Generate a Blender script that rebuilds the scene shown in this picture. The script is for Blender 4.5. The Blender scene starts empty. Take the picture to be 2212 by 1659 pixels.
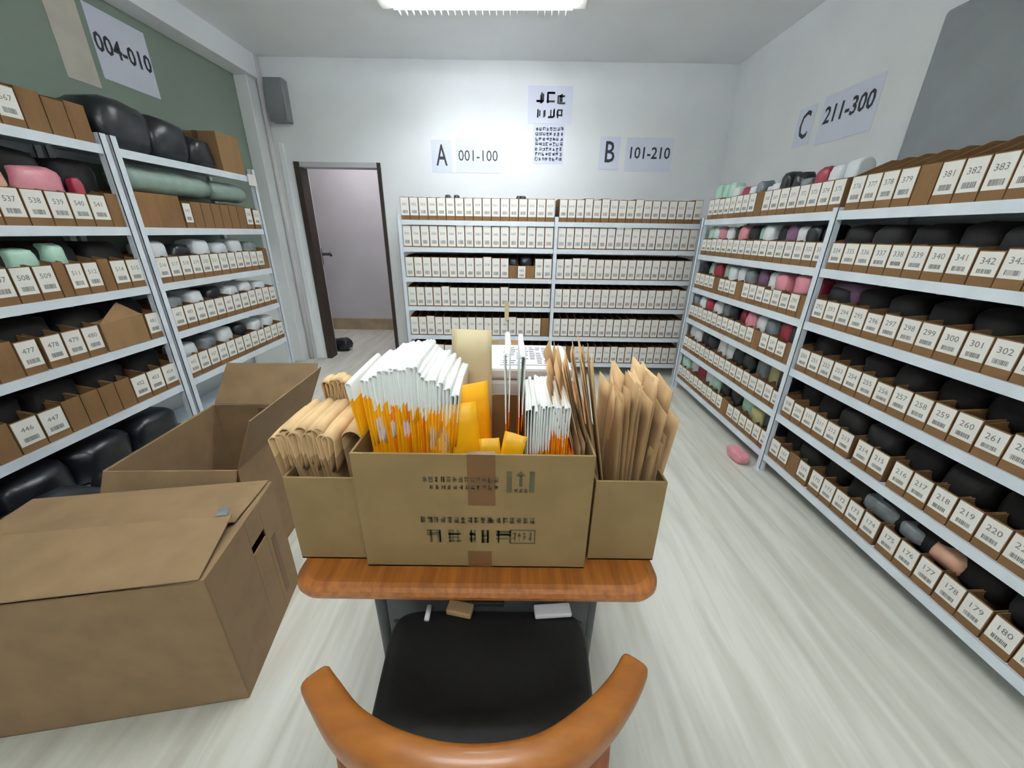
import bpy, bmesh, math, random
from mathutils import Vector, Matrix, noise
random.seed(7)
C = bpy.context.scene.collection
S = bpy.context.scene

# ------------------------------------------------------------------ camera
CAM = Vector((0.0, 0.0, 1.42))
F_PX, PITCH, YAW, ROLL = 813.98, math.radians(21.888), math.radians(0.182), math.radians(0.851)
Fv = Vector((math.sin(YAW)*math.cos(PITCH), math.cos(YAW)*math.cos(PITCH), -math.sin(PITCH)))
R0 = Vector((math.cos(YAW), -math.sin(YAW), 0)); U0 = R0.cross(Fv)
Rv = R0*math.cos(ROLL)+U0*math.sin(ROLL); Uv = U0*math.cos(ROLL)-R0*math.sin(ROLL)
cd = bpy.data.cameras.new('camera'); cam = bpy.data.objects.new('camera', cd); C.objects.link(cam)
cd.sensor_width = 36; cd.lens = 36*F_PX/2212; cd.clip_start = 0.02
m = Matrix((Rv, Uv, -Fv)).transposed().to_4x4(); m.translation = CAM
cam.matrix_world = m
S.camera = cam

def project(p):
    d = Vector(p)-CAM; w = d.dot(Fv)
    if w < 0.05: return None
    return (1106+F_PX*d.dot(Rv)/w, 829.5-F_PX*d.dot(Uv)/w)

# ------------------------------------------------------------------ world / exposure
w = bpy.data.worlds.new('world'); S.world = w; w.use_nodes = True
w.node_tree.nodes['Background'].inputs[0].default_value = (0.9, 0.95, 1, 1)
w.node_tree.nodes['Background'].inputs[1].default_value = 0.05
S.view_settings.view_transform = 'Standard'; S.view_settings.look = 'None'
S.view_settings.gamma = 1; S.view_settings.use_curve_mapping = False
S.view_settings.exposure = 0.34
S.cycles.diffuse_bounces = 10; S.cycles.max_bounces = 14; S.cycles.glossy_bounces = 4; S.cycles.caustics_reflective = False; S.cycles.caustics_refractive = False
LAMP = 52.0          # emission of the ceiling fixtures' tubes
CORRIDOR_W = 12.0

# ------------------------------------------------------------------ materials
def s2l(c): return tuple(((x/255)/12.92 if x/255 <= .04045 else ((x/255+.055)/1.055)**2.4) for x in c)
def nm(name):
    M = bpy.data.materials.new(name); M.use_nodes = True
    return M, M.node_tree, M.node_tree.nodes['Principled BSDF']
def mat(name, rgb, rough=.6, var=.06, scale=6, metal=0, stretch=(1,1,1), bump=0, coat=0, spec=.5, rgb2=None, detail=4, lo=.35, hi=.65):
    M, nt, b = nm(name); c = s2l(rgb)
    n = nt.nodes.new('ShaderNodeTexNoise'); n.inputs['Scale'].default_value = scale; n.inputs['Detail'].default_value = detail
    tc = nt.nodes.new('ShaderNodeTexCoord'); mp = nt.nodes.new('ShaderNodeMapping')
    mp.inputs['Scale'].default_value = stretch
    nt.links.new(tc.outputs['Object'], mp.inputs[0]); nt.links.new(mp.outputs[0], n.inputs['Vector'])
    r = nt.nodes.new('ShaderNodeValToRGB'); e = r.color_ramp.elements
    c2 = s2l(rgb2) if rgb2 else tuple(max(0, x*(1-var*2)) for x in c)
    c1 = c if rgb2 else tuple(min(1, x*(1+var)) for x in c)
    e[0].position = lo; e[0].color = (*c2, 1); e[1].position = hi; e[1].color = (*c1, 1)
    nt.links.new(n.outputs['Fac'], r.inputs[0]); nt.links.new(r.outputs[0], b.inputs['Base Color'])
    b.inputs['Roughness'].default_value = rough; b.inputs['Metallic'].default_value = metal
    b.inputs['Specular IOR Level'].default_value = spec; b.inputs['Coat Weight'].default_value = coat
    b.inputs['Coat Roughness'].default_value = .12
    if bump:
        bp = nt.nodes.new('ShaderNodeBump'); bp.inputs['Strength'].default_value = bump; bp.inputs['Distance'].default_value = .01
        nt.links.new(n.outputs['Fac'], bp.inputs['Height']); nt.links.new(bp.outputs[0], b.inputs['Normal'])
    return M
def emis(name, rgb, st):
    M, nt, b = nm(name); b.inputs['Base Color'].default_value = (*s2l(rgb), 1)
    b.inputs['Emission Color'].default_value = (*s2l(rgb), 1); b.inputs['Emission Strength'].default_value = st
    return M
MAT = dict(
    wall=mat('white_wall_paint', (236, 238, 240), .75, .02, 2),
    ceiling=mat('ceiling_paint', (236, 239, 242), .85, .02, 1.5),
    grey_wall=mat('corridor_paint', (196, 193, 197), .8, .03, 2),
    tile=mat('beige_tile', (170, 150, 122), .4, .1, 5),
    steel=mat('powder_coated_steel', (218, 226, 234), .38, .03, 9, spec=.5),
    card=mat('corrugated_cardboard', (136, 104, 68), .82, .05, 14, stretch=(1, 1, .2)),
    card_box=mat('carton_board', (131, 105, 74), .8, .05, 9),
    card_tan=mat('table_carton_board', (128, 104, 65), .8, .05, 9),
    card_d=mat('brown_bin_board', (124, 90, 54), .85, .1, 16, stretch=(1, 1, .2)),
    label=mat('label_paper', (232, 229, 222), .55, .02, 20),
    ink=mat('printed_ink', (52, 54, 62), .7, 0, 5),
    ink_grey=mat('grey_toner', (112, 112, 112), .7, 0, 5),
    ink_soft=mat('faded_ink', (86, 80, 54), .8, .1, 40),
    paper=mat('white_printer_paper', (222, 226, 242), .7, .01, 5),
    paper_beige=mat('aged_paper', (205, 198, 186), .7, .05, 6),
    wood=mat('varnished_wood', (142, 84, 26), .42, .1, 5, stretch=(2, 9, 9), coat=.18, rgb2=(130, 74, 22)),
    wood_t=mat('table_wood', (168, 100, 38), .42, .1, 5, stretch=(14, 1.0, 14), coat=.25, rgb2=(134, 76, 28)),
    wood_v=mat('chair_leg_wood', (140, 74, 34), .4, .1, 6, stretch=(12, 12, 1), coat=.25, rgb2=(110, 56, 26)),
    black=mat('black_leather', (28, 27, 25), .55, .1, 60, bump=.1),
    darkgrey=mat('dark_grey_metal', (66, 67, 68), .5, .04, 10),
    blackplastic=mat('black_plastic_film', (30, 32, 37), .32, .2, 9, bump=.4),
    shade_fill=mat('matt_shade_black', (21, 18, 17), .8, .3, 9, bump=.3),  # black that stands in for shade inside the bins
    greybag=mat('clear_plastic_film', (120, 126, 130), .25, .2, 10, bump=.4),
    yellow=mat('yellow_mailer_film', (240, 176, 12), .45, .04, 9),
    orange=mat('orange_mailer_film', (236, 138, 20), .45, .06, 9),
    white_film=mat('white_mailer_film', (240, 242, 238), .4, .02, 12),
    kraft=mat('kraft_paper', (160, 128, 88), .8, .07, 22, stretch=(1, 1, .25)),
    kraft_l=mat('light_kraft_paper', (196, 164, 120), .8, .05, 22),
    pale_print=mat('pale_printed_patch', (236, 214, 206), .45, .02, 12),
    cream=mat('cream_paper', (206, 190, 152), .8, .03, 8),
    tape=mat('brown_packing_tape', (102, 70, 34), .5, .05, 8),
    panel=mat('grey_panel_paint', (138, 142, 146), .6, .04, 5),
    dkbrown=mat('dark_brown_frame', (52, 40, 34), .5, .05, 5),
    boxgrey=mat('grey_box_metal', (130, 131, 135), .5, .05, 5),
    mint=mat('mint_film', (178, 214, 196), .3, .08, 10, bump=.3),
    pink=mat('pink_film', (214, 140, 152), .35, .1, 10, bump=.3),
    red=mat('crimson_film', (150, 42, 62), .35, .1, 10, bump=.3),
    purple=mat('purple_film', (120, 84, 116), .35, .1, 10, bump=.3),
    whitebag=mat('white_poly_film', (222, 226, 228), .3, .04, 10, bump=.3),
    peach=mat('peach_film', (216, 166, 140), .35, .1, 10, bump=.3),
    sage=mat('sage_bubble_film', (146, 166, 156), .35, .08, 12, bump=.4),
    khaki=mat('khaki_film', (178, 172, 120), .35, .1, 10, bump=.3),
    white_plastic=mat('white_plastic', (226, 222, 222), .4, .01, 5),
    lamp_white=mat('lamp_enamel', (224, 226, 216), .4, .01, 5),
    tubes=emis('lamp_tube_glow', (241, 247, 255), LAMP),
)
# floor: pale wood-look sheet, grain running away from the camera
def floor_mat():
    M, nt, b = nm('pale_wood_floor')
    tc = nt.nodes.new('ShaderNodeTexCoord'); mp = nt.nodes.new('ShaderNodeMapping'); mp.inputs['Scale'].default_value = (9, .8, 1)
    n = nt.nodes.new('ShaderNodeTexNoise'); n.inputs['Scale'].default_value = 1.6; n.inputs['Detail'].default_value = 6; n.inputs['Distortion'].default_value = .5
    n2 = nt.nodes.new('ShaderNodeTexNoise'); n2.inputs['Scale'].default_value = 5; n2.inputs['Detail'].default_value = 3
    r = nt.nodes.new('ShaderNodeValToRGB'); e = r.color_ramp.elements
    e[0].position = .30; e[0].color = (*s2l((188, 184, 172)), 1); e[1].position = .62; e[1].color = (*s2l((212, 210, 200)), 1)
    mx = nt.nodes.new('ShaderNodeMath'); mx.operation = 'MULTIPLY_ADD'; mx.inputs[1].default_value = .25; 
    nt.links.new(tc.outputs['Object'], mp.inputs[0]); nt.links.new(mp.outputs[0], n.inputs['Vector']); nt.links.new(mp.outputs[0], n2.inputs['Vector'])
    nt.links.new(n2.outputs['Fac'], mx.inputs[0])
    sb = nt.nodes.new('ShaderNodeMath'); sb.operation = 'SUBTRACT'; sb.inputs[1].default_value = .125
    nt.links.new(n.outputs['Fac'], sb.inputs[0]); nt.links.new(sb.outputs[0], mx.inputs[2])
    nt.links.new(mx.outputs[0], r.inputs[0]); nt.links.new(r.outputs[0], b.inputs['Base Color'])
    b.inputs['Roughness'].default_value = .42
    return M
MAT['floor'] = floor_mat()
def twotone():
    M, nt, b = nm('two_tone_wall_paint')
    tc = nt.nodes.new('ShaderNodeTexCoord'); sp = nt.nodes.new('ShaderNodeSeparateXYZ'); g = nt.nodes.new('ShaderNodeMath'); g.operation = 'GREATER_THAN'; g.inputs[1].default_value = 1.24
    mx = nt.nodes.new('ShaderNodeMix'); mx.data_type = 'RGBA'
    mx.inputs[6].default_value = (*s2l((232, 238, 236)), 1); mx.inputs[7].default_value = (*s2l((132, 146, 135)), 1)
    nt.links.new(tc.outputs['Object'], sp.inputs[0]); nt.links.new(sp.outputs['Z'], g.inputs[0]); nt.links.new(g.outputs[0], mx.inputs[0]); nt.links.new(mx.outputs[2], b.inputs['Base Color'])
    b.inputs['Roughness'].default_value = .7
    return M
MAT['left_wall'] = twotone()

# ------------------------------------------------------------------ helpers
class MB:
    def __init__(s): s.v = []; s.f = []; s.mi = []
    def quads(s, vs, fs, mi=0):
        o = len(s.v); s.v += [tuple(v) for v in vs]; s.f += [tuple(o+i for i in f) for f in fs]; s.mi += [mi]*len(fs); return s
    def box(s, x0, x1, y0, y1, z0, z1, mi=0, M=None):
        vs = [Vector(p) for p in ((x0,y0,z0),(x1,y0,z0),(x1,y1,z0),(x0,y1,z0),(x0,y0,z1),(x1,y0,z1),(x1,y1,z1),(x0,y1,z1))]
        if M: vs = [M @ v for v in vs]
        return s.quads(vs, ((0,3,2,1),(4,5,6,7),(0,1,5,4),(1,2,6,5),(2,3,7,6),(3,0,4,7)), mi)
    def prism(s, pts, a, b, axis='y', mi=0):
        # pts = 2D outline (ccw), extruded along axis
        def P(p, t):
            return (p[0], t, p[1]) if axis == 'y' else ((t, p[0], p[1]) if axis == 'x' else (p[0], p[1], t))
        n = len(pts); vs = [P(p, a) for p in pts]+[P(p, b) for p in pts]
        fs = [tuple(range(n)), tuple(range(2*n-1, n-1, -1))]+[(i, i+n, (i+1) % n+n, (i+1) % n) for i in range(n)]
        return s.quads(vs, fs, mi)
    def tube(s, pts, r, n=12, mi=0, cap=True):
        rings = []
        for i, p in enumerate(pts):
            p = Vector(p); a = Vector(pts[max(0, i-1)]); b = Vector(pts[min(len(pts)-1, i+1)])
            t = (b-a).normalized(); u = t.cross(Vector((0,0,1)) if abs(t.z) < .9 else Vector((0,1,0))).normalized(); w_ = t.cross(u)
            rr = r[i] if isinstance(r, (list, tuple)) else r
            ru, rw = rr if isinstance(rr, tuple) else (rr, rr)
            rings.append([p+u*math.cos(2*math.pi*k/n)*ru+w_*math.sin(2*math.pi*k/n)*rw for k in range(n)])
        return s.loft(rings, mi, cap)
    def loft(s, rings, mi=0, cap=True):
        n = len(rings[0]); vs = [v for r in rings for v in r]; fs = []
        for i in range(len(rings)-1):
            for k in range(n): fs.append((i*n+k, i*n+(k+1) % n, (i+1)*n+(k+1) % n, (i+1)*n+k))
        if cap: fs.append(tuple(range(n-1, -1, -1))); fs.append(tuple((len(rings)-1)*n+k for k in range(n)))
        return s.quads(vs, fs, mi)
    def mesh(s, name, mats, smooth=False):
        me = bpy.data.meshes.new(name); me.from_pydata(s.v, [], s.f)
        for mm in (mats if isinstance(mats, (list, tuple)) else [mats]): me.materials.append(MAT[mm] if isinstance(mm, str) else mm)
        for p, i in zip(me.polygons, s.mi): p.material_index = i
        bm = bmesh.new(); bm.from_mesh(me); bmesh.ops.recalc_face_normals(bm, faces=bm.faces); bm.to_mesh(me); bm.free()
        if smooth:
            for p in me.polygons: p.use_smooth = True
        return me
    def build(s, name, mats, parent=None, smooth=False, bevel=0, loc=None, rot=None):
        return link(name, s.mesh(name, mats, smooth), parent, bevel, loc, rot)
def link(name, me, parent=None, bevel=0, loc=None, rot=None):
    o = bpy.data.objects.new(name, me); C.objects.link(o)
    if parent: o.parent = parent
    if loc: o.location = loc
    if rot: o.rotation_euler = rot
    if bevel:
        b = o.modifiers.new('bevel', 'BEVEL'); b.width = bevel; b.segments = 2; b.limit_method = 'ANGLE'; b.angle_limit = math.radians(40)
    return o
def tag(o, label, cat, group=None, kind=None):
    o['label'] = label; o['category'] = cat
    if group: o['group'] = group
    if kind: o['kind'] = kind
    return o
def struct(o): o['kind'] = 'structure'; return o
def empty(name, loc=(0,0,0), rz=0):
    o = bpy.data.objects.new(name, None); C.objects.link(o); o.location = loc; o.rotation_euler = (0,0,rz); o.empty_display_size = .05; return o
def copy_tree(o):
    r = o.copy(); C.objects.link(r)
    for ch in o.children:
        c = ch.copy(); C.objects.link(c); c.parent = r
        for g in ch.children:
            d = g.copy(); C.objects.link(d); d.parent = c
    return r
_font_cache = {}
def text_geo(t, size, align='CENTER', bold=0.0):
    """mesh data (verts, faces) of a text lying in XY, cached"""
    k = (t, size, align, bold)
    if k not in _font_cache:
        cu = bpy.data.curves.new('txt', 'FONT'); cu.body = t; cu.size = size; cu.align_x = align; cu.align_y = 'CENTER'; cu.resolution_u = 2; cu.offset = bold
        o = bpy.data.objects.new('txt', cu); C.objects.link(o)
        bpy.context.view_layer.update()
        me = bpy.data.meshes.new_from_object(o.evaluated_get(bpy.context.evaluated_depsgraph_get()))
        _font_cache[k] = ([v.co.copy() for v in me.vertices], [tuple(p.vertices) for p in me.polygons])
        C.objects.unlink(o); bpy.data.objects.remove(o); bpy.data.meshes.remove(me); bpy.data.curves.remove(cu)
    return _font_cache[k]
def add_text(mb, t, size, M, mi=1, bold=0.0, sx=1.0):
    vs, fs = text_geo(t, size, 'CENTER', bold)
    mb.quads([M @ Vector((v.x*sx, v.y, 0)) for v in vs], fs, mi)

# ------------------------------------------------------------------ room
XL, XR, YB, YF, ZC = -2.52, 2.06, 4.30, -2.6, 2.88
struct(MB().box(XL-.1, XR+.1, YF-.1, YB+.12, -.1, 0).build('floor', 'floor'))
struct(MB().box(XL-.1, XR+.1, YF-.1, YB+.12, ZC, ZC+.1).build('ceiling', 'ceiling'))
struct(MB().box(XL-.1, XL, YF, YB, 0, ZC).build('wall_left', 'left_wall'))
struct(MB().box(XR, XR+.1, YF, YB, 0, ZC).build('wall_right', 'wall'))
struct(MB().box(XL-.1, XR+.1, YF-.1, YF, 0, ZC).build('wall_front', 'wall'))
DX0, DX1, DZ = -2.19, -1.33, 2.045
wb = MB().box(XL-.1, DX0, YB, YB+.12, 0, ZC).box(DX1, XR+.1, YB, YB+.12, 0, ZC).box(DX0, DX1, YB, YB+.12, DZ, ZC)
struct(wb.build('wall_back', 'wall'))
struct(MB().box(XL, XL+.16, YF, YB-.001, 2.70, ZC).build('trim_1', 'ceiling'))           # soffit along the left wall
# boxed-in corner and conduits left of the door
struct(MB().box(XL, XL+.12, YB-.16, YB, 0, 2.70).build('trim_2', 'wall', bevel=.006))
struct(MB().tube([(-2.36, YB-.035, 0), (-2.36, YB-.035, ZC)], .022, 12).build('trim_3', 'white_plastic', smooth=True))
struct(MB().box(-2.31, -2.26, YB-.02, YB, 0, 2.2).build('trim_4', 'wall', bevel=.004))
# door opening
d = empty('door_1', (DX0, YB, 0)); struct(d)
fr = MB().box(0, .055, -.02, .13, 0, DZ).box(DX1-DX0-.035, DX1-DX0, -.02, .13, 0, DZ)
fr.build('door_jamb', 'dkbrown', d)
MB().box(.0, DX1-DX0, -.015, .13, DZ-.045, DZ).build('door_head_shade', 'grey_wall', d)  # grey strip colours in the soft shadow band at the door head
ang = math.radians(90+25.3)
leaf = MB().box(0, .80, -.02, .02, .01, DZ-.05).build('door_leaf', 'grey_wall', d, loc=(.035, .13, 0), rot=(0, 0, ang))
h = MB().box(.70, .76, -.028, -.02, 1.0, 1.2).tube([(.73, -.028, 1.13), (.73, -.12, 1.13)], .018, 10).tube([(.75, -.12, 1.13), (.60, -.125, 1.12)], [.022, .015], 10)
h.build('door_handle', 'blackplastic', leaf, smooth=False)
# corridor
CY = 5.72
struct(MB().box(-3.9, .2, YB+.12, CY+.1, -.1, 0).build('floor_corridor', 'floor'))
struct(MB().box(-3.9, .2, CY, CY+.1, 0, 2.7).box(-4.0, -3.9, YB+.12, CY, 0, 2.7).box(.2, .3, YB+.12, CY, 0, 2.7).build('wall_corridor', 'grey_wall'))
struct(MB().box(-4, .3, YB+.12, CY+.1, 2.7, 2.8).build('ceiling_corridor', 'ceiling'))
struct(MB().box(-3.9, .2, CY-.015, CY, 0, .17).build('baseboard_corridor', 'tile'))
cl = bpy.data.lights.new('corridor_fill', 'AREA'); cl.energy = CORRIDOR_W; cl.size = .8; cl.size_y = .25; cl.shape = 'RECTANGLE'; cl.color = (1, .97, .98)  # unseen light added to brighten the corridor
lo = bpy.data.objects.new('corridor_fill', cl); C.objects.link(lo); lo.location = (-1.9, 5.0, 2.68)

# ------------------------------------------------------------------ ceiling lamps
def lamp():
    e = empty('ceiling_lamp', (0,0,ZC))
    W, D, H = 1.40, .58, .080
    f = MB()
    for (x0,x1,y0,y1) in ((-W/2,W/2,-D/2,-D/2+.02),(-W/2,W/2,D/2-.02,D/2),(-W/2,-W/2+.085,-D/2+.02,D/2-.02),(W/2-.085,W/2,-D/2+.02,D/2-.02)):
        f.box(x0,x1,y0,y1,-.03,0)
    f.box(-W/2+.085, W/2-.085, -D/2+.02, D/2-.02, -.012, -.002)
    for sy_ in (-1, 1):
        f.box(-W/2+.085, W/2-.085, sy_*(D/2-.02)-.003, sy_*(D/2-.02)+.003, -.045, -.03)
    f.build('lamp_frame', 'lamp_white', e)
    for k in range(3):
        y = (-D/3+D/3*k)
        MB().tube([(-W/2+.09, y, -.048), (W/2-.09, y, -.048)], .016, 12).build('tube', 'tubes', e, smooth=True)
    g = MB(); n = 26
    for i in range(1, n): 
        x = -W/2+.085+(W-.17)*i/n; g.box(x-.0008, x+.0008, -D/2+.02, D/2-.02, -H+.004, -H+.022)
    for y in (-D/6, D/6): g.box(-W/2+.085, W/2-.085, y-.001, y+.001, -H+.003, -H+.05)
    g.build('louvre', 'lamp_white', e)
    return e
L1 = lamp(); L1.location = (-.235, 3.09, ZC); L1.rotation_euler = (0, 0, math.radians(-1.5))
tag(L1, 'long white fluorescent ceiling light with louvre grid at top centre', 'ceiling light', 'fluorescent ceiling lights')
L2 = copy_tree(L1); L2.location = (-.15, 1.25, ZC); L2['label'] = 'fluorescent ceiling light above the chair, outside the picture'
L3 = copy_tree(L1); L3.location = (-.15, -1.2, ZC); L3['label'] = 'unseen fluorescent light added behind the camera to brighten the room'  # added lamp, lifts the room light from behind the camera

# ------------------------------------------------------------------ racks
def rack(name, label, axis, front, depth_dir, depth, posts, boards, ztop, span_post=.035):
    """axis 'y': rack runs along y, front plane x=front, depth_dir=+-1 in x; axis 'x': runs along x, front plane y=front"""
    e = empty(name, (0,0,0)); tag(e, label, 'shelf rack', 'white steel shelf racks')
    def bx(mb, a0, a1, d0, d1, z0, z1):
        if axis == 'y':
            xs = sorted((front+depth_dir*d0, front+depth_dir*d1)); mb.box(xs[0], xs[1], a0, a1, z0, z1)
        else:
            ys = sorted((front+depth_dir*d0, front+depth_dir*d1)); mb.box(a0, a1, ys[0], ys[1], z0, z1)
        return mb
    for p in posts:
        for dd in (-.004, depth-.03):
            mb = MB(); t = .003
            bx(mb, p-span_post/2, p+span_post/2, dd, dd+t, 0, ztop)           # angle iron: face plate
            bx(mb, p-span_post/2, p-span_post/2+t, dd, dd+.034, 0, ztop)       # and its flange
            bx(mb, p-span_post/2-.004, p+span_post/2+.004, dd-.004, dd+.03, 0, .012)
            mb.build('post', 'steel', e)
    for i in range(len(posts)-1):
        a0, a1 = posts[i]+.004, posts[i+1]-.004
        for b in boards:
            mb = MB()
            bx(mb, a0, a1, .004, depth-.004, b+.038, b+.042)
            bx(mb, a0, a1, .002, .006, b, b+.042); bx(mb, a0, a1, depth-.008, depth-.004, b, b+.042)
            bx(mb, a0, a1, .006, .016, b, b+.004)
            mb.build('shelf', 'steel', e)
    return e
RB = [.085, .373, .667, .943, 1.224, 1.502]
BB = [.105, .385, .68, .96, 1.238, 1.475]
LB = [.13, .449, .765, 1.063, 1.377, 1.765]
RX, BY, LX = 1.63, 3.79, -2.10
RP, BP = [.676, 2.096, 3.518], [-1.054, .401, 1.752]
rack('shelf_rack', 'long white steel shelf rack running along the right wall', 'y', RX, 1, .40, RP, RB, 1.56)
rack('shelf_rack', 'white steel shelf rack along the back wall beside the doorway', 'x', BY, 1, .42, BP, BB, 1.56)
rack('shelf_rack', 'white steel shelf rack on the left, nearer of the two', 'y', LX, -1, .38, [.93, 2.245], LB, 1.86)
rack('shelf_rack', 'white steel shelf rack on the left, farther one beside the doorway', 'y', LX, -1, .38, [2.30, 3.44], LB, 1.86)

# ------------------------------------------------------------------ cardboard bins
def bin_geo(mb, w, h, D, H, mi=0):
    """front at y=0 facing -y, centred in x, magazine-file shape"""
    t = .003; g = w/2-.0012
    mb.box(-g, g, 0, D, 0, t, mi); mb.box(-g, g, 0, t, t, h, mi); mb.box(-g, g, D-t, D, t, H, mi)
    for s in (-1, 1):
        x0, x1 = sorted((s*g, s*(g-t)))
        mb.prism([(t, t), (D-t, t), (D-t, H), (D*.42, H), (t, h)], x0, x1, 'x', mi)
def label_geo(mb, w, h, num, z0, z1, mi=0, mark=True):
    g = w/2-.004
    mb.box(-g, g, -.0012, 0, z0, z1, mi)
    if not mark: return
    hh = z1-z0
    M = Matrix.Translation((0, -.0016, z0+hh*.62)) @ Matrix.Rotation(math.pi/2, 4, 'X')
    add_text(mb, num, .031*min(1, w/.08), M, mi+1)
    M2 = Matrix.Translation((0, -.0016, z0+hh*.25)) @ Matrix.Rotation(math.pi/2, 4, 'X')
    x = -g*.6
    rnd = random.Random(num)
    while x < g*.6:
        ww = rnd.choice((.001, .0018, .003)); mb.box(x, x+ww, -.0016, -.0012, z0+hh*.12, z0+hh*.30, mi+1); x += ww+rnd.choice((.0012, .002))
_geo = {}
def digits_mesh(w, h, num, z0, z1):
    mb = MB(); label_geo(mb, w, h, num, z0, z1); return mb
specs = []
ORD = ['lowest', 'second lowest', 'third lowest', 'third highest', 'second highest', 'top']
def place(side, bay, row, a, z, w, h, D, H, lab, num, z0=None):
    if side == 'right': loc, rz = (RX+.012, a, z), -math.pi/2
    elif side == 'left': loc, rz = (LX-.012, a, z), math.pi/2
    else: loc, rz = (a, BY+.012, z), 0
    specs.append(dict(side=side, bay=bay, row=row, loc=loc, rz=rz, w=w, h=h, D=D, H=H, lab=lab, num=num, z0=z0))
W = .082
rr = random.Random(3)
for r in range(6):
    z = RB[r]+.042
    clr = (RB[r+1]-z-.01) if r < 5 else .22
    hf = .128 if r < 5 else .150
    # near bay, numbered from far to near
    y = 2.066-W/2; i = 0
    while y > .72:
        plain = rr.random() < .04
        if r == 1 and i in (6, 8): y -= .02
        if r == 0 and i in (4, 9): y -= .012
        place('right', 'near bay', r, y+rr.uniform(-.001, .001), z, W-.002, hf+rr.uniform(-.004, .004), (.37), min(clr, hf+(.075 if r == 5 else .012)), not plain, '%03d' % (166+42*r+i), .034)
        y -= W; i += 1
    y = 3.49-W/2; i = 0
    while y > 2.12:
        plain = rr.random() < .09
        place('right', 'far bay', r, y, z, W-.002, hf+rr.uniform(-.004, .004), .37, min(clr, hf+.03), not plain, '%03d' % (149+42*r+i), .034)
        y -= W; i += 1
for r in range(6):
    z = BB[r]+.042
    hf = .192 if r else .18
    clr = (BB[r+1]-z-.004) if r < 5 else .215
    n = 1
    for (x0, x1, nm_) in ((BP[0]+.02, BP[1]-.02, 'left bay'), (BP[1]+.02, BP[2]-.02, 'right bay')):
        k = 17; ww = (x1-x0)/k
        for i in range(k):
            if nm_ == 'left bay' and r == 3 and i in (12, 13, 14):
                plain = i != 13
            else: plain = rr.random() < .02
            place('back', nm_, r, x0+ww*(i+.5), z, ww-.002, hf+rr.uniform(-.004, .004) if not (nm_ == 'left bay' and r == 3 and i in (12, 13, 14)) else hf-.07, .38, min(clr, hf+.012), not plain, '%03d' % (1+34*(5-r)+n-1), .010 if r < 5 else .038)
            n += 1
# left racks: labelled (L), plain (P) and empty spans by y
LROWS = {
    5: [('L', 1.30, 1.93), ('P', 1.93, 2.215)],
    4: [('L', 1.15, 2.16), ('P', 2.16, 2.235), ('L', 2.645, 2.715), ('P', 2.715, 3.25), ('L', 3.25, 3.33), ('L', 3.345, 3.425)],
    3: [('L', 1.05, 1.80), ('P', 1.80, 1.85), ('L', 1.85, 2.00), ('P', 2.0, 2.06), ('L', 2.06, 2.235), ('L', 2.33, 3.36), ('P', 3.36, 3.42)],
    2: [('P', 1.0, 1.535), ('L', 1.535, 1.62), ('L', 1.63, 1.89), ('L', 2.15, 2.235), ('L', 2.33, 3.42)],
    1: [('P', 1.0, 1.40), ('L', 1.40, 1.60), ('P', 1.60, 1.94), ('L', 1.94, 2.235), ('L', 2.33, 3.42)],
}
for r, spans in LROWS.items():
    n = 0
    for (k, y0, y1) in spans:
        c = max(1, round((y1-y0)/.088)); ww = (y1-y0)/c
        for i in range(c):
            y = y0+ww*(i+.5)
            z = LB[r]+.042
            far = y > 2.27
            hf = .150 if k == 'L' else .158
            clr = (LB[r+1]-z-.012) if r < 5 else .2
            place('left', 'far rack' if far else 'near rack', r, y, z, ww-.003, hf+rr.uniform(-.004, .004), .35, min(clr, hf+(.02 if far else .03)), k == 'L', '%03d' % (411+30*r+n), .034)
            n += 1
# the 300 bins that show largest are things of their own, the rest one packed mass
def area(s):
    M = Matrix.Translation(s['loc']) @ Matrix.Rotation(s['rz'], 4, 'Z')
    q = [project(M @ Vector(p)) for p in ((-s['w']/2, 0, 0), (s['w']/2, 0, 0), (s['w']/2, 0, s['h']), (-s['w']/2, 0, s['h']))]
    if any(p is None for p in q): return 0
    cx = sum(p[0] for p in q)/4; cy = sum(p[1] for p in q)/4
    if not (-30 < cx < 2242 and -30 < cy < 1689): return 0
    # hidden behind the cartons and bags on the table or on the floor
    if 800 < cx < 1240 and cy > 770: return 0
    if s['side'] == 'left' and cy > 1035-(cx*.49)+40: return 0
    a = 0
    for i in range(4): a += q[i][0]*q[(i+1) % 4][1]-q[(i+1) % 4][0]*q[i][1]
    return abs(a)/2
specs.sort(key=area, reverse=True)
SIDE = {'right': 'right rack', 'back': 'back rack', 'left': 'left'}
rest = MB(); body_cache = {}
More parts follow.
